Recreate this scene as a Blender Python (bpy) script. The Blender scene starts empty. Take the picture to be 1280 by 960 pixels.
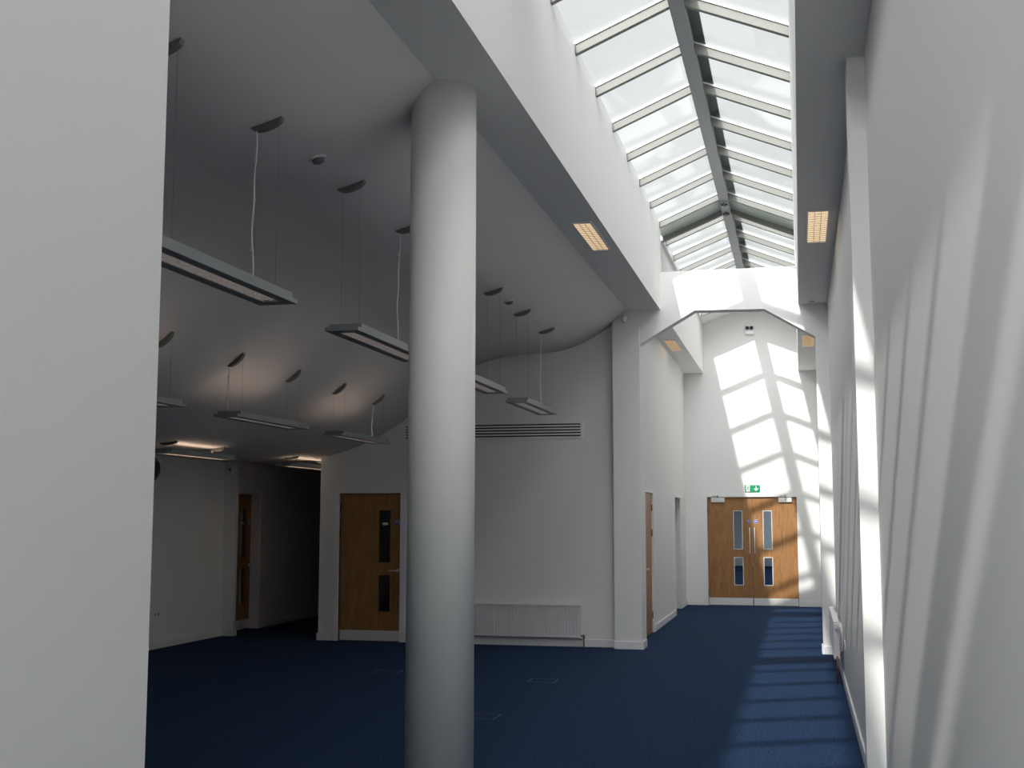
import bpy, bmesh, math, random
from mathutils import Vector, Matrix
random.seed(4)
C = bpy.context.scene.collection
S = bpy.context.scene
PI = math.pi

# ------------------------------------------------------------------ camera
cam_d = bpy.data.cameras.new('camera'); cam = bpy.data.objects.new('camera', cam_d); C.objects.link(cam)
cam_d.sensor_width = 36; cam_d.lens = 1523.83 / 1280 * 36; cam_d.clip_start = .05; cam_d.clip_end = 400
yaw, pitch, roll = math.radians(13.256), math.radians(6.284), math.radians(.064)
f = Vector((-math.sin(yaw) * math.cos(pitch), math.cos(yaw) * math.cos(pitch), math.sin(pitch)))
r = Vector((math.cos(yaw), math.sin(yaw), 0)); u = r.cross(f)
r2 = r * math.cos(roll) + u * math.sin(roll); u2 = -r * math.sin(roll) + u * math.cos(roll)
m = Matrix((r2, u2, -f)).transposed().to_4x4(); m.translation = (0, 0, 1.66)
cam.matrix_world = m
S.camera = cam

# ------------------------------------------------------------------ light
S.view_settings.view_transform = 'Standard'; S.view_settings.look = 'None'
S.view_settings.gamma = 1; S.view_settings.use_curve_mapping = False
S.view_settings.exposure = 0.0
SUN_DIR = Vector((.157, 1, -.735)).normalized()
SUN_STRENGTH = 4.2
SKY_STRENGTH = .97
GLOW_STRENGTH = 5.9
sd = bpy.data.lights.new('sun', 'SUN'); sd.energy = SUN_STRENGTH; sd.angle = math.radians(1.0); sd.color = (1, .97, .92)
sun = bpy.data.objects.new('sun', sd); C.objects.link(sun)
sun.rotation_euler = SUN_DIR.to_track_quat('-Z', 'Y').to_euler()
W = bpy.data.worlds.new('sky'); S.world = W; W.use_nodes = True
nt = W.node_tree; nt.nodes.clear()
def N(nt, t, **k):
    n = nt.nodes.new(t)
    for a, b in k.items():
        if a in n.inputs: n.inputs[a].default_value = b
        else: setattr(n, a, b)
    return n
out = N(nt, 'ShaderNodeOutputWorld'); bg = N(nt, 'ShaderNodeBackground')
tc = N(nt, 'ShaderNodeTexCoord')
no = N(nt, 'ShaderNodeTexNoise'); no.inputs['Scale'].default_value = 5; no.inputs['Detail'].default_value = 5
nt.links.new(tc.outputs['Generated'], no.inputs['Vector'])
cr = N(nt, 'ShaderNodeValToRGB'); cr.color_ramp.elements[0].position = .38; cr.color_ramp.elements[1].position = .62
cr.color_ramp.elements[0].color = (.925, .935, .95, 1); cr.color_ramp.elements[1].color = (1.0, 1.0, 1.02, 1)
nt.links.new(no.outputs['Fac'], cr.inputs['Fac'])
dot = N(nt, 'ShaderNodeVectorMath', operation='DOT_PRODUCT'); dot.inputs[1].default_value = tuple(-SUN_DIR)
nt.links.new(tc.outputs['Generated'], dot.inputs[0])
mr = N(nt, 'ShaderNodeMapRange'); mr.inputs['From Min'].default_value = -.1; mr.inputs['From Max'].default_value = 1
mr.inputs['To Min'].default_value = 0; mr.inputs['To Max'].default_value = 1
nt.links.new(dot.outputs['Value'], mr.inputs['Value'])
pw = N(nt, 'ShaderNodeMath', operation='MULTIPLY'); pw.inputs[1].default_value = GLOW_STRENGTH
cube = N(nt, 'ShaderNodeMath', operation='POWER'); cube.inputs[1].default_value = 3
nt.links.new(mr.outputs['Result'], cube.inputs[0]); nt.links.new(cube.outputs[0], pw.inputs[0])
ad = N(nt, 'ShaderNodeMath', operation='ADD'); ad.inputs[1].default_value = SKY_STRENGTH
nt.links.new(pw.outputs[0], ad.inputs[0])
nt.links.new(cr.outputs['Color'], bg.inputs['Color']); nt.links.new(ad.outputs[0], bg.inputs['Strength'])
nt.links.new(bg.outputs[0], out.inputs['Surface'])

# ------------------------------------------------------------------ materials
def new_mat(name):
    m = bpy.data.materials.new(name); m.use_nodes = True
    return m, m.node_tree, m.node_tree.nodes['Principled BSDF']
def mat(name, col, rough=.6, metal=0, bump=0, scale=60, spec=.5, emit=None, es=0, vary=0):
    m, nt, b = new_mat(name)
    b.inputs['Base Color'].default_value = (*col, 1); b.inputs['Roughness'].default_value = rough
    b.inputs['Metallic'].default_value = metal; b.inputs['Specular IOR Level'].default_value = spec
    if emit: b.inputs['Emission Color'].default_value = (*emit, 1); b.inputs['Emission Strength'].default_value = es
    t = N(nt, 'ShaderNodeTexCoord'); n = N(nt, 'ShaderNodeTexNoise'); n.inputs['Scale'].default_value = scale
    n.inputs['Detail'].default_value = 4
    nt.links.new(t.outputs['Object'], n.inputs['Vector'])
    if bump:
        bp = N(nt, 'ShaderNodeBump'); bp.inputs['Strength'].default_value = bump; bp.inputs['Distance'].default_value = .002
        nt.links.new(n.outputs['Fac'], bp.inputs['Height']); nt.links.new(bp.outputs[0], b.inputs['Normal'])
    if vary:
        r_ = N(nt, 'ShaderNodeValToRGB'); r_.color_ramp.elements[0].position = .3; r_.color_ramp.elements[1].position = .7
        r_.color_ramp.elements[0].color = (*[c * (1 - vary) for c in col], 1); r_.color_ramp.elements[1].color = (*[min(1, c * (1 + vary)) for c in col], 1)
        nt.links.new(n.outputs['Fac'], r_.inputs['Fac']); nt.links.new(r_.outputs[0], b.inputs['Base Color'])
    return m
M = {}
M['wall'] = mat('white emulsion', (.845, .84, .825), .75, bump=.12, scale=180, spec=.3)
M['ceil'] = mat('ceiling emulsion', (.77, .755, .745), .8, bump=.08, scale=120, spec=.2)
M['trim'] = mat('white satin paint', (.86, .85, .86), .4, bump=.05, scale=40)
M['column'] = mat('column paint', (.84, .84, .81), .55, bump=.06, scale=90)
M['alu'] = mat('grey powder coated aluminium', (.18, .185, .165), .5, metal=0, bump=.04)
M['alu_ridge'] = mat('ridge grey', (.30, .31, .32), .45, bump=.04)
M['gasket'] = mat('pale glazing bead', (.9, .9, .9), .4, bump=.02)
M['flash'] = mat('dark grey green flashing', (.035, .06, .055), .4, bump=.05)
M['silver'] = mat('silver grey fitting', (.27, .285, .285), .45, metal=.1, bump=.02)
M['canopy'] = mat('grey ceiling cup', (.17, .18, .165), .5, bump=.02)
M['louvre'] = mat('white louvre', (.8, .77, .75), .35, bump=.02)
M['cable'] = mat('white flex', (.85, .80, .78), .5, bump=.02)
M['wire'] = mat('steel wire', (.3, .28, .27), .35, metal=.8, bump=.01)
M['steel'] = mat('brushed steel', (.82, .82, .81), .42, metal=.2, bump=.05, scale=200)
M['brass'] = mat('dull bronze', (.2, .15, .09), .4, metal=.8, bump=.02)
M['dark'] = mat('near black', (.006, .006, .006), .6, bump=.02)
M['radiator'] = mat('radiator enamel', (.82, .80, .82), .35, bump=.02)
M['green'] = mat('sign green', (.0, .30, .12), .4, bump=.02)
M['white'] = mat('sign white', (.9, .92, .88), .4, bump=.02)
M['blue'] = mat('disc blue', (.06, .09, .50), .4, bump=.02)
M['copper'] = mat('copper pipe', (.28, .12, .08), .35, metal=.7, bump=.02)
M['tube_warm'] = mat('lamp reflector', (.9, .85, .75), .4, emit=(1, .80, .54), es=1.25, bump=.01)
M['uplight'] = mat('lamp diffuser', (.9, .85, .8), .4, emit=(1, .74, .55), es=1.5, bump=.01)
M['glow_tube'] = mat('dim tube', (.7, .69, .67), .3, bump=.01, emit=(1, .85, .78), es=.3)  # weak glow added so the louvres below look brighter
M['paving'] = mat('pale paving', (.66, .64, .61), .8, bump=.1, scale=20, vary=.1)
M['lit_tube'] = mat('lit tube', (.8, .75, .7), .3, bump=.01, emit=(1, .72, .5), es=2.2)
M['warm_louvre'] = mat('cross blade', (.55, .45, .34), .4, bump=.01)
M['floor_metal'] = mat('floor box edge', (.09, .10, .12), .5, metal=.3, bump=.02)

def carpet():
    m, nt, b = new_mat('blue carpet'); b.inputs['Roughness'].default_value = .95; b.inputs['Specular IOR Level'].default_value = .1
    t = N(nt, 'ShaderNodeTexCoord'); n = N(nt, 'ShaderNodeTexNoise'); n.inputs['Scale'].default_value = 55; n.inputs['Detail'].default_value = 6
    n.inputs['Roughness'].default_value = .8
    nt.links.new(t.outputs['Object'], n.inputs['Vector'])
    r_ = N(nt, 'ShaderNodeValToRGB'); e = r_.color_ramp.elements
    e[0].position = .38; e[0].color = (.005, .011, .031, 1); e[1].position = .64; e[1].color = (.031, .071, .160, 1)
    nt.links.new(n.outputs['Fac'], r_.inputs['Fac']); nt.links.new(r_.outputs[0], b.inputs['Base Color'])
    bp = N(nt, 'ShaderNodeBump'); bp.inputs['Strength'].default_value = .6; bp.inputs['Distance'].default_value = .006
    nt.links.new(n.outputs['Fac'], bp.inputs['Height']); nt.links.new(bp.outputs[0], b.inputs['Normal'])
    return m
M['carpet'] = carpet()
def wood():
    m, nt, b = new_mat('oak veneer'); b.inputs['Roughness'].default_value = .42
    t = N(nt, 'ShaderNodeTexCoord'); mp = N(nt, 'ShaderNodeMapping'); mp.inputs['Scale'].default_value = (7, 7, .9)
    nt.links.new(t.outputs['Object'], mp.inputs['Vector'])
    n = N(nt, 'ShaderNodeTexNoise'); n.inputs['Scale'].default_value = 3.2; n.inputs['Detail'].default_value = 8; n.inputs['Distortion'].default_value = 1.2
    n.inputs['Roughness'].default_value = .62
    nt.links.new(mp.outputs[0], n.inputs['Vector'])
    r_ = N(nt, 'ShaderNodeValToRGB'); e = r_.color_ramp.elements
    e[0].position = .32; e[0].color = (.27, .118, .038, 1); e[1].position = .70; e[1].color = (.42, .215, .080, 1)
    nt.links.new(n.outputs['Fac'], r_.inputs['Fac']); nt.links.new(r_.outputs[0], b.inputs['Base Color'])
    return m
M['wood'] = wood()
def glass(name, tint, refl=.06, rough=.02):
    m = bpy.data.materials.new(name); m.use_nodes = True; nt = m.node_tree; nt.nodes.clear()
    o = N(nt, 'ShaderNodeOutputMaterial'); tr = N(nt, 'ShaderNodeBsdfTransparent'); tr.inputs[0].default_value = (*tint, 1)
    gl = N(nt, 'ShaderNodeBsdfGlossy'); gl.inputs['Roughness'].default_value = rough; gl.inputs['Color'].default_value = (.9, .95, .95, 1)
    lw = N(nt, 'ShaderNodeLayerWeight'); lw.inputs['Blend'].default_value = .5
    pw_ = N(nt, 'ShaderNodeMath', operation='POWER'); pw_.inputs[1].default_value = 5
    fr = N(nt, 'ShaderNodeMath', operation='MULTIPLY_ADD'); fr.inputs[1].default_value = .5; fr.inputs[2].default_value = .02
    nt.links.new(lw.outputs['Facing'], pw_.inputs[0]); nt.links.new(pw_.outputs[0], fr.inputs[0])
    mx = N(nt, 'ShaderNodeMixShader')
    nt.links.new(fr.outputs[0], mx.inputs[0]); nt.links.new(tr.outputs[0], mx.inputs[1]); nt.links.new(gl.outputs[0], mx.inputs[2])
    nt.links.new(mx.outputs[0], o.inputs['Surface'])
    return m
M['glass'] = glass('roof glass', (.955, .965, .96))
M['door_glass'] = glass('door glass', (.80, .86, .90))
M['obscure'] = mat('green tinted spandrel', (.40, .47, .43), .35, bump=.02)

# ------------------------------------------------------------------ mesh helpers
class MB:
    def __init__(s): s.b = bmesh.new()
    def box(s, x0, x1, y0, y1, z0, z1, rot=None, bevel=0):
        vs = [s.b.verts.new((x, y, z)) for x in (x0, x1) for y in (y0, y1) for z in (z0, z1)]
        fs = []
        for q in ((0, 1, 3, 2), (4, 6, 7, 5), (0, 4, 5, 1), (2, 3, 7, 6), (0, 2, 6, 4), (1, 5, 7, 3)):
            fs.append(s.b.faces.new([vs[i] for i in q]))
        if bevel:
            es = list({e for f_ in fs for e in f_.edges})
            bmesh.ops.bevel(s.b, geom=es, offset=bevel, segments=2, affect='EDGES', profile=.5)
        return s
    def prism(s, pts, a0, a1, ax='y'):
        def P(p, a): return {'y': (p[0], a, p[1]), 'x': (a, p[0], p[1]), 'z': (p[0], p[1], a)}[ax]
        A = [s.b.verts.new(P(p, a0)) for p in pts]; B = [s.b.verts.new(P(p, a1)) for p in pts]
        s.b.faces.new(A); s.b.faces.new(B[::-1])
        for i in range(len(pts)):
            j = (i + 1) % len(pts); s.b.faces.new([A[i], B[i], B[j], A[j]])
        return s
    def tube(s, pts, rad, n=10):
        pts = [Vector(p) for p in pts]; rings = []
        for i, p in enumerate(pts):
            d = (pts[min(i + 1, len(pts) - 1)] - pts[max(i - 1, 0)]).normalized()
            a = d.orthogonal().normalized() if i == 0 else (rings_a - d * rings_a.dot(d)).normalized()
            rings_a = a; b_ = d.cross(a); rr = rad[i] if isinstance(rad, (list, tuple)) else rad
            rings.append([s.b.verts.new(p + (a * math.cos(2 * PI * k / n) + b_ * math.sin(2 * PI * k / n)) * rr) for k in range(n)])
        for A, B in zip(rings, rings[1:]):
            for k in range(n):
                q = s.b.faces.new([A[k], A[(k + 1) % n], B[(k + 1) % n], B[k]]); q.smooth = True
        s.b.faces.new(rings[0][::-1]); s.b.faces.new(rings[-1])
        return s
    def build(s, name, material, parent=None, loc=None):
        bmesh.ops.recalc_face_normals(s.b, faces=s.b.faces)
        me = bpy.data.meshes.new(name); s.b.to_mesh(me); s.b.free()
        o = bpy.data.objects.new(name, me); C.objects.link(o); me.materials.append(M[material])
        if parent: o.parent = parent
        if loc: o.location = loc
        return o
def empty(name, loc=(0, 0, 0), rz=0, parent=None):
    o = bpy.data.objects.new(name, None); C.objects.link(o); o.location = loc; o.rotation_euler = (0, 0, rz); o.empty_display_size = .1
    if parent: o.parent = parent
    return o
def tag(o, label=None, cat=None, group=None, kind=None):
    if label: o['label'] = label
    if cat: o['category'] = cat
    if group: o['group'] = group
    if kind: o['kind'] = kind
    return o
def struct(o, label=None): return tag(o, label, None, None, 'structure')
def copy_tree(o, parent=None):
    c = o.copy(); C.objects.link(c)
    if parent: c.parent = parent
    for ch in [x for x in S.objects if x.parent == o]: copy_tree(ch, c)
    return c

# ------------------------------------------------------------------ setting: positions measured in metres
XL, XB = -1.725, -2.166      # corridor side and room side of the long beam
ZS = 4.375                   # soffit height
YP, YE, YW = 15.75, 24.06, 15.9
Y0 = -3.0
RX0 = -.872
struct(MB().box(-8.6, 1.0, Y0 - .3, YE + .15, -.15, 0).build('floor', 'carpet'), 'dark blue speckled carpet running through room and passage')
# beyond the far doors
struct(MB().box(-2.6, 1.0, YE + .15, 44.2, -.15, 0).build('floor_lobby', 'carpet'), 'blue carpet of the corridor seen through the far doors')
b = MB(); b.box(-2.6, -2.4, YE + .15, 44.2, 0, 3); b.box(.7, .9, YE + .15, 44.2, 0, 3); b.box(-2.6, .9, 44.0, 44.2, 0, 3)
b.box(-2.6, -1.4, YE + .15, 44.2, 3, 3.1); b.box(-.3, .9, YE + .15, 44.2, 3, 3.1); b.box(-1.6, -.1, YE + .15, 27.5, 3, 3.1); b.box(-1.6, -.1, 40, 44.2, 3, 3.1)  # roof slot left open, added to bring daylight into this corridor
struct(b.build('wall_lobby', 'wall'), 'white walls of the corridor beyond the far doors')

# ceiling profile of the big room (X, z), a wave that falls away from the beam
prof = [(-2.10, 4.41), (-2.17, 4.365), (-2.31, 4.265), (-2.466, 4.158), (-2.776, 3.985), (-3.09, 3.89), (-3.38, 3.865), (-3.73, 3.845), (-4.09, 3.777), (-4.3, 3.70), (-4.62, 3.49),
        (-4.95, 3.235), (-5.29, 2.975), (-5.6, 2.79), (-5.89, 2.66), (-6.2, 2.555), (-6.45, 2.50), (-6.8, 2.465), (-7.4, 2.455), (-8.3, 2.46)]
def catmull(p, n=6):
    o = []
    for i in range(len(p) - 1):
        a, b_, c, d = [Vector(p[max(0, min(len(p) - 1, i + k))]) for k in (-1, 0, 1, 2)]
        for j in range(n):
            t = j / n
            o.append(.5 * ((2 * b_) + (-a + c) * t + (2 * a - 5 * b_ + 4 * c - d) * t * t + (-a + 3 * b_ - 3 * c + d) * t ** 3))
    o.append(Vector(p[-1])); return o
pr = catmull(prof)
def ceil_z(x):
    for a, b_ in zip(pr, pr[1:]):
        if b_.x <= x <= a.x: return a.y + (b_.y - a.y) * (x - a.x) / (b_.x - a.x)
    return pr[-1].y
def ceil_slope(x): return (ceil_z(x + .05) - ceil_z(x - .05)) / .1
b = MB(); prev = None
for p in pr:
    cur = (b.b.verts.new((p.x, Y0 - .1, p.y)), b.b.verts.new((p.x, 16.05, p.y)))
    if prev:
        q = b.b.faces.new([prev[0], prev[1], cur[1], cur[0]]); q.smooth = True
    prev = cur
o = b.build('ceiling', 'ceil'); struct(o, 'wave-shaped white plaster ceiling dipping over the dark room')
md = o.modifiers.new('thick', 'SOLIDIFY'); md.thickness = .06; md.offset = 1
struct(MB().box(-8.6, XL - .25, Y0 - .3, YE + .2, 4.75, 4.95).build('ceiling_roof_deck', 'ceil'), 'roof deck above the room')
struct(MB().box(-8.6, -6.25, 16.0, YE + .1, 2.475, 2.6).build('ceiling_alcove', 'ceil'), 'low flat ceiling of the dark alcove')

# beams beside the skylight
b = MB().prism([(XB, ZS), (XL, ZS), (XL, 5.47), (XB, 5.47)], Y0, YP + .2)
struct(b.build('ceiling_beam_left', 'wall'), 'deep white beam along the left of the skylight')
b = MB().box(-2.35, -1.80, YP + .2, YE + .1, 4.50, 5.47)
struct(b.build('ceiling_beam_far', 'wall'), 'deep white beam left of the skylight beyond the arch')
b = MB().prism([(.035, ZS), (.8, ZS), (.8, 5.47), (.0, 5.47)], Y0, YP + .2)
struct(b.build('ceiling_beam_right', 'wall'), 'white soffit along the right of the skylight')
b = MB().prism([(.02, 4.50), (.8, 4.50), (.8, 5.47), (.0, 5.47)], YP + .2, YE + .1)
struct(b.build('ceiling_beam_far_right', 'wall'), 'white soffit right of the skylight beyond the arch')

# arch with chamfered corners, at the pier line
outl = [(-2.04, 3.90), (-1.279, 4.345), (-.394, 4.332), (.30, 3.915), (.5, 3.80), (.5, 4.872), (-2.35, 4.872), (-2.35, 3.9)]
struct(MB().prism(outl, YP + .01, YP + .22).build('trim_arch', 'wall'), 'white chamfered arch spanning the passage under the skylight')

# walls
struct(MB().box(.43, .8, Y0, 7.25, 0, 4.7).build('wall_right', 'wall'), 'near bay of the long white right wall')
struct(MB().box(.395, .8, 7.25, YP + .1, 0, 4.7).build('wall_right_middle', 'wall'), 'middle bay of the long white right wall')
struct(MB().box(.36, .8, YP + .1, YE + .1, 0, 4.7).build('wall_right_far', 'wall'), 'far bay of the right wall beyond the arch')
struct(MB().box(.327, .6, 7.24, 7.44, 0, 4.5).build('wall_pilaster', 'wall'), 'narrow sunlit white pilaster on the right wall')
b = MB().box(.235, .6, YP, YP + .32, 0, 4.6)
struct(b.build('wall_pilaster_far', 'wall'), 'far white pilaster carrying the right end of the arch')
struct(MB().box(XB, XL, Y0, 3.04, 0, 4.6).build('wall_left', 'wall'), 'near white wall filling the left edge of the photo')
b = MB(); b.box(-8.6, -1.70, Y0 - .3, Y0, 0, 5.47); b.box(.40, 1, Y0 - .3, Y0, 0, 5.47); b.box(-1.70, .40, Y0 - .3, Y0, 4.1, 5.47); b.prism([(-1.75, 5.46), (.02, 5.46), (-.872, 5.85)], Y0 - .3, Y0)
struct(b.build('wall_back', 'wall'), 'wall behind the camera')
b = MB()
for x0, x1 in ((-1.70, -1.64), (-.68, -.62), (.34, .40)): b.box(x0, x1, Y0 - .2, Y0 - .12, 0, 4.1)
for z0, z1 in ((0, .1), (2.15, 2.21), (4.04, 4.1)): b.box(-1.64, .34, Y0 - .2, Y0 - .12, z0, z1)
WB = struct(b.build('window_4', 'alu'), 'unseen glazed screen added behind the camera to let daylight in')  # unseen screen, added so daylight reaches the near surfaces
MB().box(-1.64, .34, Y0 - .165, Y0 - .155, .1, 4.04).build('glass_pane', 'glass', WB)
struct(MB().box(-12, 8, -30, Y0 - .3, -.15, -.01).build('added_ground', 'paving'), 'unseen pale paving added outside the screen to bounce daylight')  # added outdoor surface, kept pale to bounce daylight inward
struct(MB().box(-2.355, -2.0, YP, YP + .36, 0, 4.6).build('wall_pier', 'wall'), 'square white pier carrying the left end of the arch')
# room back wall with one door opening
DX0, DX1, DH = -6.18, -5.30, 2.0
b = MB(); b.box(-6.47, DX0, YW, YW + .16, 0, 4.8); b.box(DX1, -2.3, YW, YW + .16, 0, 4.8); b.box(DX0, DX1, YW, YW + .16, DH, 4.8)
struct(b.build('wall_room_back', 'wall'), 'grey-lit back wall of the dark room')
# alcove right wall
struct(MB().box(-6.47, -6.31, YW + .16, YE, 0, 4.8).build('wall_alcove', 'wall'), 'right wall of the dark alcove')
# passage left wall: door opening 17.2..18.15, plain opening 21.4..22.35
b = MB(); b.box(-2.33, -2.135, YP + .3, 17.2, 0, 4.8); b.box(-2.33, -2.135, 17.2, 18.15, 2.03, 4.8); b.box(-2.33, -2.135, 18.15, 21.4, 0, 4.8)
b.box(-2.37, -2.15, 21.4, 23.0, 2.07, 4.8); b.box(-2.40, -2.19, 23.0, YE, 0, 4.8)
struct(b.build('wall_passage_left', 'wall'), 'left wall of the far passage with door and opening')
struct(MB().box(-4.2, -2.33, 21.2, 21.4, 0, 3).box(-4.2, -2.40, 23.0, 23.15, 0, 3).box(-4.35, -4.2, 21.2, 23.15, 0, 3).box(-4.35, -2.3, 21.2, 23.15, 2.6, 2.7).build('wall_side_lobby', 'wall'), 'small lobby behind the open doorway')
# end wall with double door opening
EX0, EX1, EH = -1.765, -.068, 2.075
b = MB(); b.box(-2.45, EX0, YE, YE + .15, 0, 6.3); b.box(EX1, 1, YE, YE + .15, 0, 6.3); b.box(EX0, EX1, YE, YE + .15, EH, 6.3)
b.box(-8.6, -2.45, YE, YE + .15, 0, 4.9)
struct(b.build('wall_end', 'wall'), 'tall white end wall crossed by skylight shadows')
# far left wall with a recessed door
b = MB(); b.box(-8.5, -8.04, Y0, 16.14, 0, 4.8); b.box(-8.5, -7.845, 16.14, 16.20, 0, 4.8); b.box(-8.5, -8.04, 16.2, 16.55, 0, 4.8); b.box(-8.5, -8.24, 16.55, 17.35, 0, 4.8)
b.box(-8.24, -8.04, 16.55, 17.35, 2.02, 4.8); b.box(-8.5, -8.04, 17.35, YE, 0, 4.8)
struct(b.build('wall_far_left', 'wall'), 'dim far left wall of the room with a shallow pilaster')

# baseboards
def skirting(name, segs, label):
    b = MB()
    for x0, x1, y0, y1 in segs: b.box(x0, x1, y0, y1, 0, .10)
    o = b.build(name, 'trim'); struct(o, label)
    md = o.modifiers.new('b', 'BEVEL'); md.width = .006; md.segments = 2
    return o
skirting('baseboard_end', [(-2.19, EX0 - .06, YE - .018, YE), (EX1 + .06, .36, YE - .018, YE)], 'white skirting along the end wall')
skirting('baseboard_right', [(.377, .395, 7.44, YP), (.342, .36, YP + .32, YE), (.412, .43, Y0, 7.24)], 'white skirting along the right wall')
skirting('baseboard_pilaster', [(.217, .395, YP - .018, YP), (.217, .235, YP, YP + .32)], 'white skirting around the far pilaster')
skirting('baseboard_pier', [(-2.365, -1.982, YP - .018, YP), (-2.0, -1.982, YP, YP + .37), (-2.135, -1.99, YP + .36, YP + .378)], 'white skirting around the pier')
skirting('baseboard_room', [(-6.485, DX0 - .1, YW - .018, YW), (DX1 + .09, -2.355, YW - .018, YW), (-6.488, -6.47, YW - .018, YE)], 'white skirting along the back wall of the room')
skirting('baseboard_passage', [(-2.135, -2.117, 18.21, 21.4), (-2.19, -2.172, 23.0, YE), (-2.135, -2.117, YP + .37, 17.13)], 'white skirting along the passage left wall')
skirting('baseboard_far_left', [(-8.04, -8.022, Y0, 16.14), (-8.04, -7.827, 16.122, 16.14), (-7.845, -7.827, 16.122, 16.21), (-8.04, -8.022, 17.45, YE)], 'white skirting along the far left wall')

# ------------------------------------------------------------------ skylight
KZ, RZ, RX = 5.48, 5.82, -.872
struct(MB().prism([(-2.4, 5.46), (XL - .03, KZ), (RX, RZ), (0, KZ), (.8, 5.46), (.8, 6.1), (-2.4, 6.1)], 23.2, YE + .1).build('ceiling_end', 'wall'), 'short flat ceiling between the skylight and the end wall')
def skylight(n, y0, y1, ys, xl, label):
    root = empty(f'window_{n}', (RX, y0, KZ)); struct(root, label); root['category'] = 'skylight'
    def loc(o): o.parent = root; o.matrix_parent_inverse = Matrix.Translation((-RX, -y0, -KZ)); return o
    loc(MB().box(-.945, -.83, y0, y1, RZ - .02, RZ + .11).box(-.832, -.822, y0, y1, RZ - .022, RZ).build('ridge_beam', 'alu_ridge'))
    loc(MB().prism([(-.95, RZ + .085), (RX, RZ + .135), (-.73, RZ + .07), (-.73, RZ + .085), (RX, RZ + .15), (-.95, RZ + .10)], y0, y1).build('ridge_flashing', 'flash'))
    loc(MB().box(xl - .14, xl - .002, y0, y1, KZ - .015, KZ + .09).build('kerb_frame', 'trim'))
    loc(MB().box(.002, .14, y0, y1, KZ - .015, KZ + .09).build('kerb_frame', 'trim'))
    for yc in ys:
        for sx in (0, 1):
            xe = xl if sx == 0 else 0.0
            xr = -.93 if sx == 0 else -.835
            b = MB()
            b.prism([(xe, KZ), (xr, RZ), (xr, RZ + .085), (xe, KZ + .085)], yc - .027, yc + .027)
            rf = loc(b.build('rafter', 'alu'))
            o = loc(MB().prism([(xe, KZ + .079), (xr, RZ + .079), (xr, RZ + .0945), (xe, KZ + .0945)], yc - .04, yc + .04).build('glazing_bead', 'gasket'))
    edges = [y0] + list(ys) + [y1]
    for a, c in zip(ys, ys[1:]):
        for sx in (0, 1):
            xe = xl - .03 if sx == 0 else .03
            z0 = KZ + .097 - .013; z1 = RZ + .105
            loc(MB().prism([(xe, z0), (RX, z1), (RX, z1 + .012), (xe, z0 + .012)], a + .03, c - .03).build('glass_pane', 'glass'))
    return root
S0 = [6.24 - 1.11 * k for k in range(7, -1, -1)] + [6.98]
S1 = [7.545 + 1.037 * k for k in range(9)]
S2 = [16.92 + 1.037 * k for k in range(7)]
skylight(1, 7.50, 15.95, S1, XL, 'pitched grey-framed skylight above the near half of the passage')
skylight(2, 16.50, 23.2, S2, XL - .03, 'pitched grey-framed skylight above the far end of the passage')
skylight(3, -1.56, 7.0, S0, XL, 'pitched grey-framed skylight above the camera')
skylight(5, -2.62, -1.98, [-2.58, -2.02], XL, 'short end piece of skylight behind the camera')
struct(MB().prism([(-2.4, 5.46), (XL - .03, KZ), (RX, RZ), (0, KZ), (.8, 5.46), (.8, 5.56), (0, 5.58), (RX, 5.93), (XL, 5.58), (-2.4, 5.56)], Y0 - .3, -2.6).build('ceiling_start', 'wall'), 'closed ceiling before the first skylight')
for n, (ya, yb) in enumerate([(6.98, 7.545), (15.84, 16.92), (-2.02, -1.53)]):
    gap = .34 if n == 1 else .08
    root = empty(f'trim_{n+1}', (RX, ya, KZ)); struct(root, 'pale green panel joining two skylights'); root['category'] = 'skylight panel'
    inv = Matrix.Translation((-RX, -ya, -KZ))
    for sx in (0, 1):
        xe = XL - .05 if sx == 0 else .02; xr = RX
        o = MB().prism([(xe, KZ + .04), (xr, RZ + .07), (xr, RZ + .09), (xe, KZ + .06)], ya + .03, yb - gap).build('spandrel_panel', 'obscure', root); o.matrix_parent_inverse = inv
        o = MB().prism([(xe, KZ - .03), (xr, RZ - .0), (xr, RZ + .09), (xe, KZ + .06)], yb - gap - .02, yb - gap + .03).build('joint_rafter', 'alu', root); o.matrix_parent_inverse = inv
        o = MB().prism([(xe, KZ + .074), (xr, RZ + .10), (xr, RZ + .112), (xe, KZ + .086)], yb - gap + .03, yb - .03).build('glass_pane', 'glass', root); o.matrix_parent_inverse = inv
    o = MB().box(-.945, -.83, ya + .02, yb - gap, RZ - .03, RZ + .10).build('ridge_sleeve', 'alu_ridge', root); o.matrix_parent_inverse = inv
    b = MB()
    for yy in (ya + .15, yb - gap - .08):
        b.box(-.93, -.845, yy - .03, yy + .03, RZ - .05, RZ - .03); b.box(-.90, -.875, yy - .09, yy + .09, RZ - .045, RZ - .03)
    o = b.build('joint_bracket', 'flash', root); o.matrix_parent_inverse = inv

# ------------------------------------------------------------------ column
def column():
    cx, cy, R = -2.157, 7.25, .208
    b = MB(); n = 96
    lo = [b.b.verts.new((cx + R * math.cos(2 * PI * k / n), cy + R * math.sin(2 * PI * k / n), 0)) for k in range(n)]
    hi = [b.b.verts.new((v.co.x, v.co.y, 4.42)) for v in lo]
    for k in range(n):
        q = b.b.faces.new([lo[k], lo[(k + 1) % n], hi[(k + 1) % n], hi[k]]); q.smooth = True
    b.b.faces.new(lo[::-1]); b.b.faces.new(hi)
    return struct(b.build('wall_column', 'column'), 'round white column standing under the long beam')
column()

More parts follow.
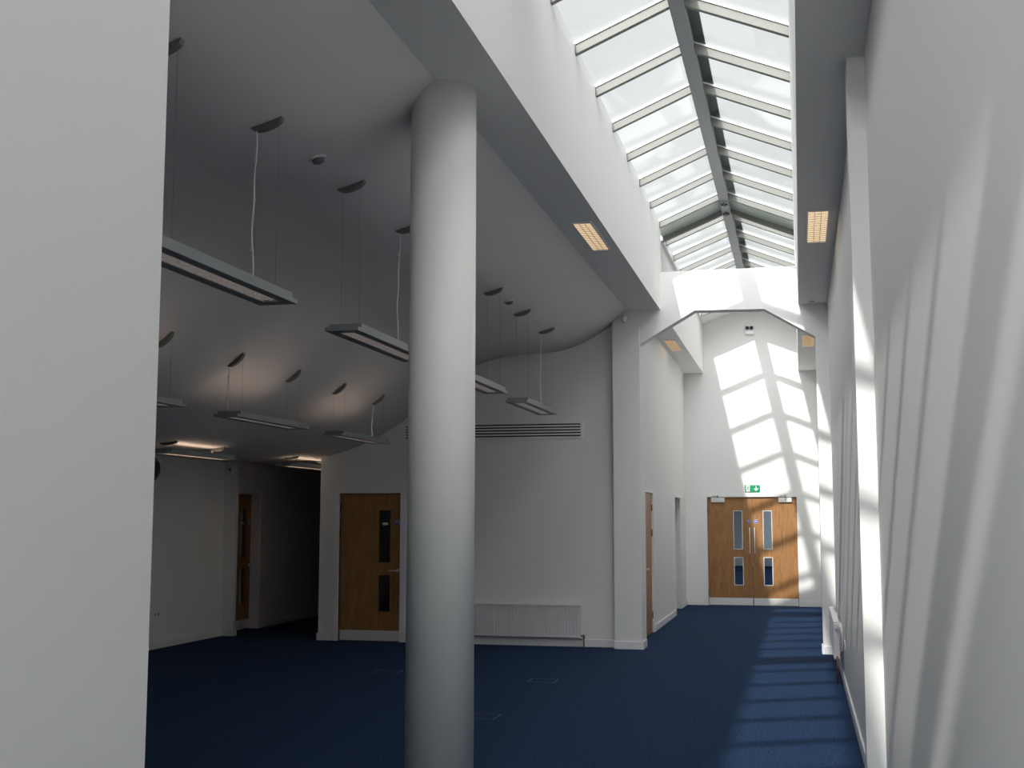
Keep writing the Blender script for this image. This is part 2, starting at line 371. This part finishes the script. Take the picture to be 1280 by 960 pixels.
# ------------------------------------------------------------------ doors
def frame_boxes(b, w, h, t, d, y0):
    b.box(-t, 0, y0, y0 + d, 0, h + t); b.box(w, w + t, y0, y0 + d, 0, h + t); b.box(0, w, y0, y0 + d, h, h + t)
def leaf(root, x0, w, h, panels, side, closer=None, pull=False, lever=False, disc=True, kick=True, sticker=False, hinges=3, bead='steel'):
    """leaf from x0..x0+w, front face at y=0 (local), thickness 44 mm; side = +1 when the hinges are at x0+w"""
    zs = sorted({.004, h - .004, *[p[2] for p in panels], *[p[3] for p in panels]})
    xs = sorted({x0 + .003, x0 + w - .003, *[p[0] for p in panels], *[p[1] for p in panels]})
    b = MB()
    for xa, xb in zip(xs, xs[1:]):
        for za, zb in zip(zs, zs[1:]):
            if any(p[0] <= xa + 1e-5 and xb <= p[1] + 1e-5 and p[2] <= za + 1e-5 and zb <= p[3] + 1e-5 for p in panels): continue
            b.box(xa, xb, 0, .044, za, zb)
    bmesh.ops.remove_doubles(b.b, verts=b.b.verts, dist=1e-5)
    lf = b.build('door_leaf', 'wood', root)
    for (a, c, z0, z1) in panels:
        b = MB(); t = .012
        for y0, y1 in ((-.008, .006), (.038, .052)):
            b.box(a - t, c + t, y0, y1, z0 - t, z0); b.box(a - t, c + t, y0, y1, z1, z1 + t); b.box(a - t, a, y0, y1, z0, z1); b.box(c, c + t, y0, y1, z0, z1)
        b.build('glazing_frame', bead, lf)
        MB().box(a, c, .018, .024, z0, z1).build('glass_pane', 'door_glass', lf)
    if kick: MB().box(x0 + .01, x0 + w - .01, -.003, 0, .008, .145).build('kick_plate', 'steel', lf)
    hx = x0 + w if side > 0 else x0
    for z in ([.25, 1.45, 1.82] if hinges == 3 else []):
        MB().tube([(hx, -.008, z - .05), (hx, -.008, z + .05)], .009, 10).build('hinge', 'brass', lf)
    mx = x0 + .045 if side > 0 else x0 + w - .045
    if pull:
        b = MB(); b.tube([(mx, 0, .99), (mx, -.05, .99), (mx, -.065, 1.01), (mx, -.065, 1.46), (mx, -.05, 1.48), (mx, 0, 1.48)], .0095, 12)
        b.build('pull_handle', 'steel', lf)
    if lever:
        s = 1 if side > 0 else -1
        b = MB(); b.tube([(mx, 0, .95), (mx, -.009, .95)], .025, 20); b.tube([(mx, -.005, .95), (mx, -.05, .95), (mx + s * .02, -.055, .95), (mx + s * .12, -.055, .95)], .009, 10)
        b.build('lever_handle', 'steel', lf)
    if disc:
        dx = x0 + .068 if side > 0 else x0 + w - .068
        d = MB().tube([(dx, 0, 1.60), (dx, -.003, 1.60)], .04, 32).build('sign_disc', 'white', lf)
        MB().tube([(dx, -.003, 1.60), (dx, -.0045, 1.60)], .036, 32).build('sign_face', 'blue', d)
        MB().box(dx - .02, dx + .02, -.006, -.0045, 1.602, 1.608).box(dx - .016, dx + .016, -.006, -.0045, 1.590, 1.596).box(dx - .012, dx + .012, -.006, -.0045, 1.613, 1.618).build('sign_marks', 'white', d)
    if sticker:
        a, c, z0, z1 = panels[0]
        MB().box(a + .045, c - .045, .012, .018, 1.565, 1.60).build('glass_sticker', 'white', lf)
    if closer:
        a, c = closer
        k = MB().box(a, c, -.05, 0, h - .10, h - .015, bevel=.004).build('door_closer', 'steel', lf)
        mxx = (a + c) / 2
        b = MB(); b.tube([(mxx, -.03, h - .02), (mxx, -.03, h + .03)], .018, 12)
        b.box(mxx - .012, mxx + .012, -.17, -.02, h + .008, h + .02); b.box(mxx - .10, mxx + .01, -.18, -.155, h + .008, h + .02)
        b.box(mxx - .05, mxx + .05, -.04, 0, h + .006, h + .03)
        b.build('closer_arm', 'canopy', k)
    return lf

# door_1: far double doors
D = empty('door_1', (EX0, YE + .03, 0)); struct(D, 'double oak doors with tall glass panels at the passage end'); D['category'] = 'double door'
w = EX1 - EX0; hw = w / 2
def X(x): return x - EX0
leaf(D, 0, hw, EH, [(X(-1.262), X(-1.108), 1.08, 1.80), (X(-1.262), X(-1.106), .395, .91)], -1, closer=(X(-1.69), X(-1.43)), pull=True)
leaf(D, hw, hw, EH, [(X(-.70), X(-.55), 1.08, 1.80), (X(-.70), X(-.55), .395, .91)], 1, closer=(X(-.41), X(-.16)), pull=True)
b = MB(); frame_boxes(b, w, EH, .062, .10, -.045); b.build('architrave', 'trim', D)
# door_2: room back wall
D = empty('door_2', (DX0, YW + .04, 0)); struct(D, 'single oak door with two narrow dark glass panels in the back wall'); D['category'] = 'door'
w = DX1 - DX0
leaf(D, 0, w, DH, [(.56, .725, 1.06, 1.765), (.56, .725, .398, .888)], -1, lever=True, disc=True, sticker=True, bead='wood')
b = MB(); frame_boxes(b, w, DH, .075, .06, -.06); b.build('architrave', 'trim', D)
# door_3: passage left wall (seen edge on), hinged on its far side
D = empty('door_3', (-2.155, 17.2, 0), PI / 2); struct(D, 'narrowly seen oak door in the left wall of the passage'); D['category'] = 'door'
leaf(D, 0, .95, 2.03, [], 1, lever=True, kick=False)
b = MB(); frame_boxes(b, .95, 2.03, .06, .06, -.032); b.build('architrave', 'trim', D)
# door_4: far left wall recess
D = empty('door_4', (-8.18, 16.56, 0), PI / 2); struct(D, 'dark oak door recessed in the far left wall'); D['category'] = 'door'
leaf(D, 0, .78, 2.02, [(.40, .60, 1.06, 1.80), (.40, .60, .38, .90)], -1, lever=True, disc=True, sticker=True, bead='wood')
b = MB(); b.box(.79, .89, -.158, -.14, 0, 2.10); b.box(-.02, .79, -.158, -.14, 2.02, 2.10); b.box(.775, .79, -.14, 0, 0, 2.02)
b.build('architrave', 'trim', D)
# lining of the plain opening
struct(MB().box(-2.14, -2.125, 21.35, 21.42, 0, 2.10).box(-2.36, -2.13, 21.40, 23.0, 2.03, 2.07).build('trim_4', 'trim'), 'white lining around the open doorway')

# ------------------------------------------------------------------ exit sign and emergency light
sg = empty('exit_sign', (-.896, YE, 2.168)); tag(sg, 'green emergency exit sign with running figure and down arrow above the double doors', 'sign')
MB().box(-.143, .143, -.02, 0, 0, .132, bevel=.003).build('sign_panel', 'green', sg)
MB().box(-.118, -.048, -.0225, -.02, .010, .122).build('pictogram_door', 'white', sg)
b = MB(); y0, y1 = -.0245, -.0225
b.tube([(-.070, y0, .104), (-.070, y1, .104)], .009, 16)
def limb(b, p, q, t):
    p, q = Vector(p), Vector(q); d = (q - p).normalized(); n_ = Vector((-d.y, d.x)) * t / 2
    b.prism([tuple(p + n_), tuple(q + n_), tuple(q - n_), tuple(p - n_)], y0, y1)
limb(b, (-.078, .094), (-.092, .060), .016); limb(b, (-.078, .092), (-.056, .078), .008); limb(b, (-.080, .090), (-.104, .080), .008)
limb(b, (-.090, .064), (-.070, .046), .010); limb(b, (-.070, .048), (-.072, .020), .009); limb(b, (-.092, .062), (-.098, .038), .010); limb(b, (-.098, .040), (-.114, .034), .009)
b.build('running_figure', 'green', sg)
b = MB(); b.box(.063, .081, -.0225, -.02, .045, .112)
b.prism([(.072, .018), (.118, .064), (.103, .073), (.072, .042), (.041, .073), (.026, .064)], -.0225, -.02)
b.build('down_arrow', 'white', sg)

em = empty('emergency_light', (-.89, YE, 5.24)); tag(em, 'white twin-lens emergency light high on the end wall', 'emergency light')
MB().box(-.085, .085, -.06, 0, 0, .20, bevel=.01).build('housing', 'trim', em)
for s in (-1, 1):
    MB().tube([(s * .042, -.06, .125), (s * .042, -.10, .12)], [.034, .036], 24).build('lamp_head', 'dark', em)
MB().box(-.075, .075, -.085, -.05, .0, .07, bevel=.008).build('battery_case', 'trim', em)

# ------------------------------------------------------------------ recessed ceiling lights
def recessed(x0, x1, y0, y1, z, label):
    cx, cy = (x0 + x1) / 2, (y0 + y1) / 2; w, l = (x1 - x0) / 2, (y1 - y0) / 2
    root = empty('recessed_light', (cx, cy, z)); tag(root, label, 'ceiling light', 'recessed lights beside the skylight')
    b = MB(); t = .014
    for a in ((-w - t, -w, -l - t, l + t), (w, w + t, -l - t, l + t), (-w, w, -l - t, -l), (-w, w, l, l + t)): b.box(a[0], a[1], a[2], a[3], -.012, 0)
    b.build('trim_frame', 'trim', root)
    MB().box(-w, w, -l, l, -.004, -.001).build('lamp_panel', 'tube_warm', root)
    b = MB(); n = 22
    for k in range(n): yy = -l + (k + .5) * 2 * l / n; b.box(-w, w, yy - .002, yy + .002, -.012, -.004)
    for q in (-.33, .33): b.box(q * w - .002, q * w + .002, -l, l, -.010, -.004)
    b.build('louvre', 'warm_louvre', root)
    return root
recessed(-1.985, -1.825, 10.87, 12.02, ZS, 'lit warm recessed light in the left beam soffit, nearer one')
recessed(.13, .302, 10.90, 12.15, ZS, 'lit warm recessed light in the right soffit, nearer one')
recessed(-2.06, -1.90, 19.35, 20.6, 4.50, 'lit warm recessed light left of the skylight beyond the arch')
recessed(.10, .27, 19.3, 20.55, 4.50, 'lit warm recessed light right of the skylight beyond the arch')

# ------------------------------------------------------------------ pendant fittings
def pendant(x, y0, y1, z, m_near, m_far, lit, cable, label, group):
    L = y1 - y0; root = empty('pendant_light', (x, y0, z)); tag(root, label, 'pendant light', group)
    w = .118
    b = MB()   # tray: two long rails and two ends
    b.box(-w, -w + .066, 0, L, 0, .026); b.box(w - .066, w, 0, L, 0, .026); b.box(-w + .066, w - .066, 0, .10, 0, .026); b.box(-w + .066, w - .066, L - .10, L, 0, .026)
    b.build('tray', 'silver', root)
    b = MB(); b.box(-w + .004, w - .004, .07, L - .07, .026, .056); b.build('body', 'silver', root)
    MB().box(-.05, .05, .11, L - .11, .020, .0258).build('tube_reflector', 'lit_tube' if lit == 2 else 'glow_tube', root)
    b = MB(); n = 26
    for k in range(n): yy = .11 + (k + .5) * (L - .22) / n; b.box(-.051, .051, yy - .002, yy + .002, .004, .020)
    b.box(-.052, -.049, .10, L - .10, .004, .02); b.box(.049, .052, .10, L - .10, .004, .02); b.box(-.0015, .0015, .10, L - .10, .004, .02)
    b.build('louvre', 'louvre', root)
    if lit:
        MB().box(-.06, .06, .22, L - .22, .0562, .060).build('uplight_diffuser', 'uplight', root)
    zc = ceil_z(x); sl = math.atan(ceil_slope(x))
    for k, ym in enumerate((m_near, m_far)):
        yl = ym - y0
        # ceiling cup: a shallow half lens lying against the slope
        b = MB(); n = 14; hw = .10
        arc = [(-hw + 2 * hw * i / n, -.036 * (1 - (2 * i / n - 1) ** 2) ** .6 - .006) for i in range(n + 1)]
        pts = [(-hw, .004)] + arc + [(hw, .004)]
        b.prism(pts, -.022, .022)
        cup = b.build('ceiling_cup', 'canopy', root); cup.location = (0, yl, zc - z + .004); cup.rotation_euler = (0, -sl, 0)
        for s in (-1, 1):
            top = zc - z + math.tan(sl) * .066 * s - .02
            if cable == k and s == -1:
                pts = []; nn = 16; ye = yl if True else 0
                for i in range(nn + 1):
                    t = i / nn; pts.append((-.066 - .018 * math.sin(t * PI) * t + .004 * math.sin(t * 17), yl + .004 * math.sin(t * 9), top + (.05 - top) * t))
                b = MB().tube(pts, .0048, 8)
                for i in (3, 7, 12): p = pts[i]; b.box(p[0] - .014, p[0] + .006, p[1] - .006, p[1] + .006, p[2] - .004, p[2] + .004)
                b.build('power_cable', 'cable', root)
            MB().tube([(.066 * s, yl + .012, top), (.066 * s, yl + .012, .05)], .0009, 6).build('suspension_wire', 'wire', root)
    return root
g = 'pendant strip lights over the dark room'
ZA, ZB, ZC = 2.90, 2.58, 2.345
pendant(-2.945, 4.87, 6.54, ZA, 5.15, 6.33, False, 1, 'nearest dimly lit grey pendant strip light, entering from the left wall edge', g)
pendant(-2.945, 7.55, 9.22, ZA, 7.69, 8.93, False, 1, 'grey pendant strip light whose near end hangs left of the column', g)
pendant(-2.945, 10.12, 11.80, ZA, 10.28, 11.68, False, None, 'grey pendant strip light whose far end emerges right of the column', g)
pendant(-2.945, 12.70, 14.38, ZA, 12.99, 14.32, False, 1, 'short-looking grey pendant light above the wall louvre', g)
pendant(-5.09, 7.58, 9.25, ZB, 7.8, 9.05, True, 1, 'grey pendant light cut by the left wall edge in the second row', g)
pendant(-5.09, 10.2, 11.88, ZB, 10.38, 11.70, True, 0, 'grey pendant light in the middle of the second row', g)
pendant(-5.09, 12.83, 14.5, ZB, 13.0, 14.33, True, 1, 'far grey pendant light of the second row, above the oak door', g)
pendant(-6.65, 11.8, 13.45, ZC, 12.0, 13.15, 2, 1, 'low dark pendant light with a lit streak on the ceiling, left of the alcove', g)
pendant(-6.65, 15.02, 16.65, ZC, 15.3, 16.4, 2, None, 'low dark pendant light at the alcove mouth', g)

# ------------------------------------------------------------------ smoke detectors and small sensors
def detector(x, y, z, sl, label):
    root = empty('smoke_detector', (x, y, z)); root.rotation_euler = (0, -sl, 0); tag(root, label, 'smoke detector', 'detectors on the wave ceiling')
    MB().tube([(0, 0, .004), (0, 0, -.012)], [.058, .055], 28).build('base', 'trim', root)
    MB().tube([(0, 0, -.012), (0, 0, -.028), (0, 0, -.036)], [.04, .036, .02], 24).build('sensing_head', 'canopy', root)
detector(-2.93, 7.05, ceil_z(-2.93), math.atan(ceil_slope(-2.93)), 'small round smoke detector on the ceiling left of the column')
detector(-2.93, 12.3, ceil_z(-2.93), math.atan(ceil_slope(-2.93)), 'small round smoke detector on the ceiling right of the column')
ms = empty('motion_sensor', (-2.19, YP, 4.24)); tag(ms, 'small white motion sensor at the top of the pier', 'sensor')
MB().box(-.03, .03, -.04, 0, 0, .06, bevel=.006).build('mount', 'trim', ms)
MB().tube([(0, -.03, .055), (0, -.05, .03), (0, -.055, 0), (0, -.05, -.03)], [.025, .036, .036, .018], 16).build('sensor_head', 'trim', ms)
ms = empty('motion_sensor', (.20, 15.55, ZS)); tag(ms, 'tiny white sensor under the right soffit beside the arch', 'sensor')
MB().tube([(0, 0, 0), (0, 0, -.03)], [.03, .02], 16).build('sensor_head', 'trim', ms)
ms = empty('wall_sensor', (-8.04, 16.02, 2.39)); ms.location = (-7.94, 16.14, 2.36); tag(ms, 'small white sensor high on the pilaster in the dark room', 'sensor')
MB().box(-.035, .035, -.04, 0, -.04, .04, bevel=.008).build('sensor_case', 'trim', ms)
MB().tube([(0, -.04, -.01), (0, -.055, -.02)], [.022, .014], 14).build('sensor_lens', 'canopy', ms)
rd = empty('round_fitting', (-8.04, 14.05, 2.28)); tag(rd, 'dark round fitting on the far left wall, cut by the near wall edge', 'wall fitting')  # plain dark round fitting, use unknown
MB().tube([(0, 0, 0), (.06, 0, 0), (.09, 0, 0)], [.15, .15, .11], 36).build('casing', 'canopy', rd)
MB().tube([(.09, 0, 0), (.094, 0, 0)], [.10, .09], 36).build('front_disc', 'flash', rd)

# ------------------------------------------------------------------ ventilation louvre
v = empty('wall_vent', (-5.27, YW, 2.715)); tag(v, 'long white slotted air vent high on the back wall', 'vent')
L = 5.27 - 2.775; Hh = .225
b = MB(); b.box(0, L, -.014, 0, 0, .028); b.box(0, L, -.014, 0, Hh - .028, Hh); b.box(0, .035, -.014, 0, .028, Hh - .028); b.box(L - .035, L, -.014, 0, .028, Hh - .028)
b.build('vent_frame', 'trim', v)
MB().box(.035, L - .035, -.002, -.0005, .028, Hh - .028).build('vent_slot_shade', 'dark', v)  # near-black plate painting the shade inside the slots
n = 5
b = MB()
for k in range(4):
    z0 = .028 + .018 + k * .0378; b.box(.035, L - .035, -.014, -.003, z0, z0 + .0198)
b.build('vent_blade', 'trim', v)

# ------------------------------------------------------------------ radiators
def radiator(root, L, Hh, pitch=.044):
    """panel along +x, front towards -y, base at z=0"""
    n = int(L / pitch); pts = []
    t0, t1 = -.075, -.055
    for k in range(n):
        x = k * L / n; s = L / n
        pts += [(x, t0), (x + s * .48, t0), (x + s * .58, t1), (x + s * .90, t1)]
    pts.append((L, t0)); pts += [(L, -.05), (0, -.05)]
    b = MB(); b.prism(pts, .022, Hh - .022, 'z'); b.build('front_panel', 'radiator', root)
    b = MB(); b.box(-.004, L + .004, -.078, -.02, Hh - .022, Hh, bevel=.003); b.box(-.004, L + .004, -.079, -.05, 0, .022, bevel=.003)
    b.box(-.006, 0.0, -.078, -.02, .01, Hh - .01); b.box(L, L + .006, -.078, -.02, .01, Hh - .01)
    b.box(0, L, -.034, -.022, .01, Hh - .03)
    b.build('casing', 'radiator', root)
    for xx in (.2, L - .24): MB().box(xx, xx + .04, -.022, (.017 if L > 2 else -.001), .06, Hh - .06).build('wall_bracket', 'steel', root)
rd = empty('radiator', (-4.62, YW, .12)); tag(rd, 'long white ribbed radiator low on the back wall behind the column', 'radiator', 'panel radiators')
radiator(rd, 1.80, .425)
b = MB(); b.tube([(1.806, -.05, .025), (1.84, -.05, .025), (1.855, -.05, .02)], .009, 12); b.tube([(1.848, -.05, .04), (1.848, -.05, -.01)], .014, 12); b.build('valve', 'brass', rd)
MB().tube([(1.848, -.05, 0), (1.848, -.05, -.12)], .008, 10).build('pipe', 'copper', rd)
# right-hand radiator, along the middle bay wall
rd = empty('radiator', (.395, 11.95, .165), 0); rd.location = (.376, 15.3, .235); rd.rotation_euler = (0, 0, -PI / 2)
tag(rd, 'white radiator seen edge-on against the right wall', 'radiator', 'panel radiators')
radiator(rd, 2.25, .38)
MB().tube([(2.256, -.05, .03), (2.29, -.05, .03), (2.29, -.05, -.235)], .009, 10).build('pipe', 'copper', rd)
MB().tube([(2.256, -.05, .34), (2.30, -.05, .34), (2.335, -.05, .34)], [.012, .028, .026], 20).build('valve_head', 'trim', rd)
MB().tube([(2.34, -.02, .36), (2.38, -.02, .36)], [.022, .02], 16).build('valve_cap', 'trim', rd)

# sockets
def socket(loc, rz, label):
    s = empty('wall_socket', loc, rz); tag(s, label, 'socket', 'white wall sockets')
    MB().box(-.073, .073, -.01, 0, -.043, .043, bevel=.003).build('face_plate', 'trim', s)
    for k in (-1, 1): MB().box(k * .036 - .013, k * .036 + .013, -.0105, -.0098, -.022, .006).build('socket_outlet', 'dark', s)
    return s
socket((.395, 13.5, .42), -PI / 2, 'white socket on the right wall behind the radiator end').location = (.395, 12.6, .43)
socket((-8.04, 14.33, .44), PI / 2, 'small socket low on the dim far left wall')

# floor boxes
def floorbox(x0, x1, y0, y1, label):
    s = empty('floor_box', ((x0 + x1) / 2, (y0 + y1) / 2, 0)); tag(s, label, 'floor box', 'carpeted floor boxes')
    w, l = (x1 - x0) / 2, (y1 - y0) / 2
    b = MB(); t = .008
    b.box(-w, w, -l, -l + t, 0, .003); b.box(-w, w, l - t, l, 0, .003); b.box(-w, -w + t, -l + t, l - t, 0, .003); b.box(w - t, w, -l + t, l - t, 0, .003)
    b.build('rim', 'floor_metal', s)
    MB().box(-w + t, w - t, -l + t, l - t, 0, .0015).build('lid', 'carpet', s)
floorbox(-2.76, -2.48, 12.38, 12.66, 'flush floor box in the carpet right of the column, farther one')
floorbox(-2.80, -2.52, 10.03, 10.30, 'flush floor box in the carpet right of the column, nearer one')
floorbox(-4.56, -4.27, 12.70, 12.98, 'flush floor box in the carpet just left of the column')
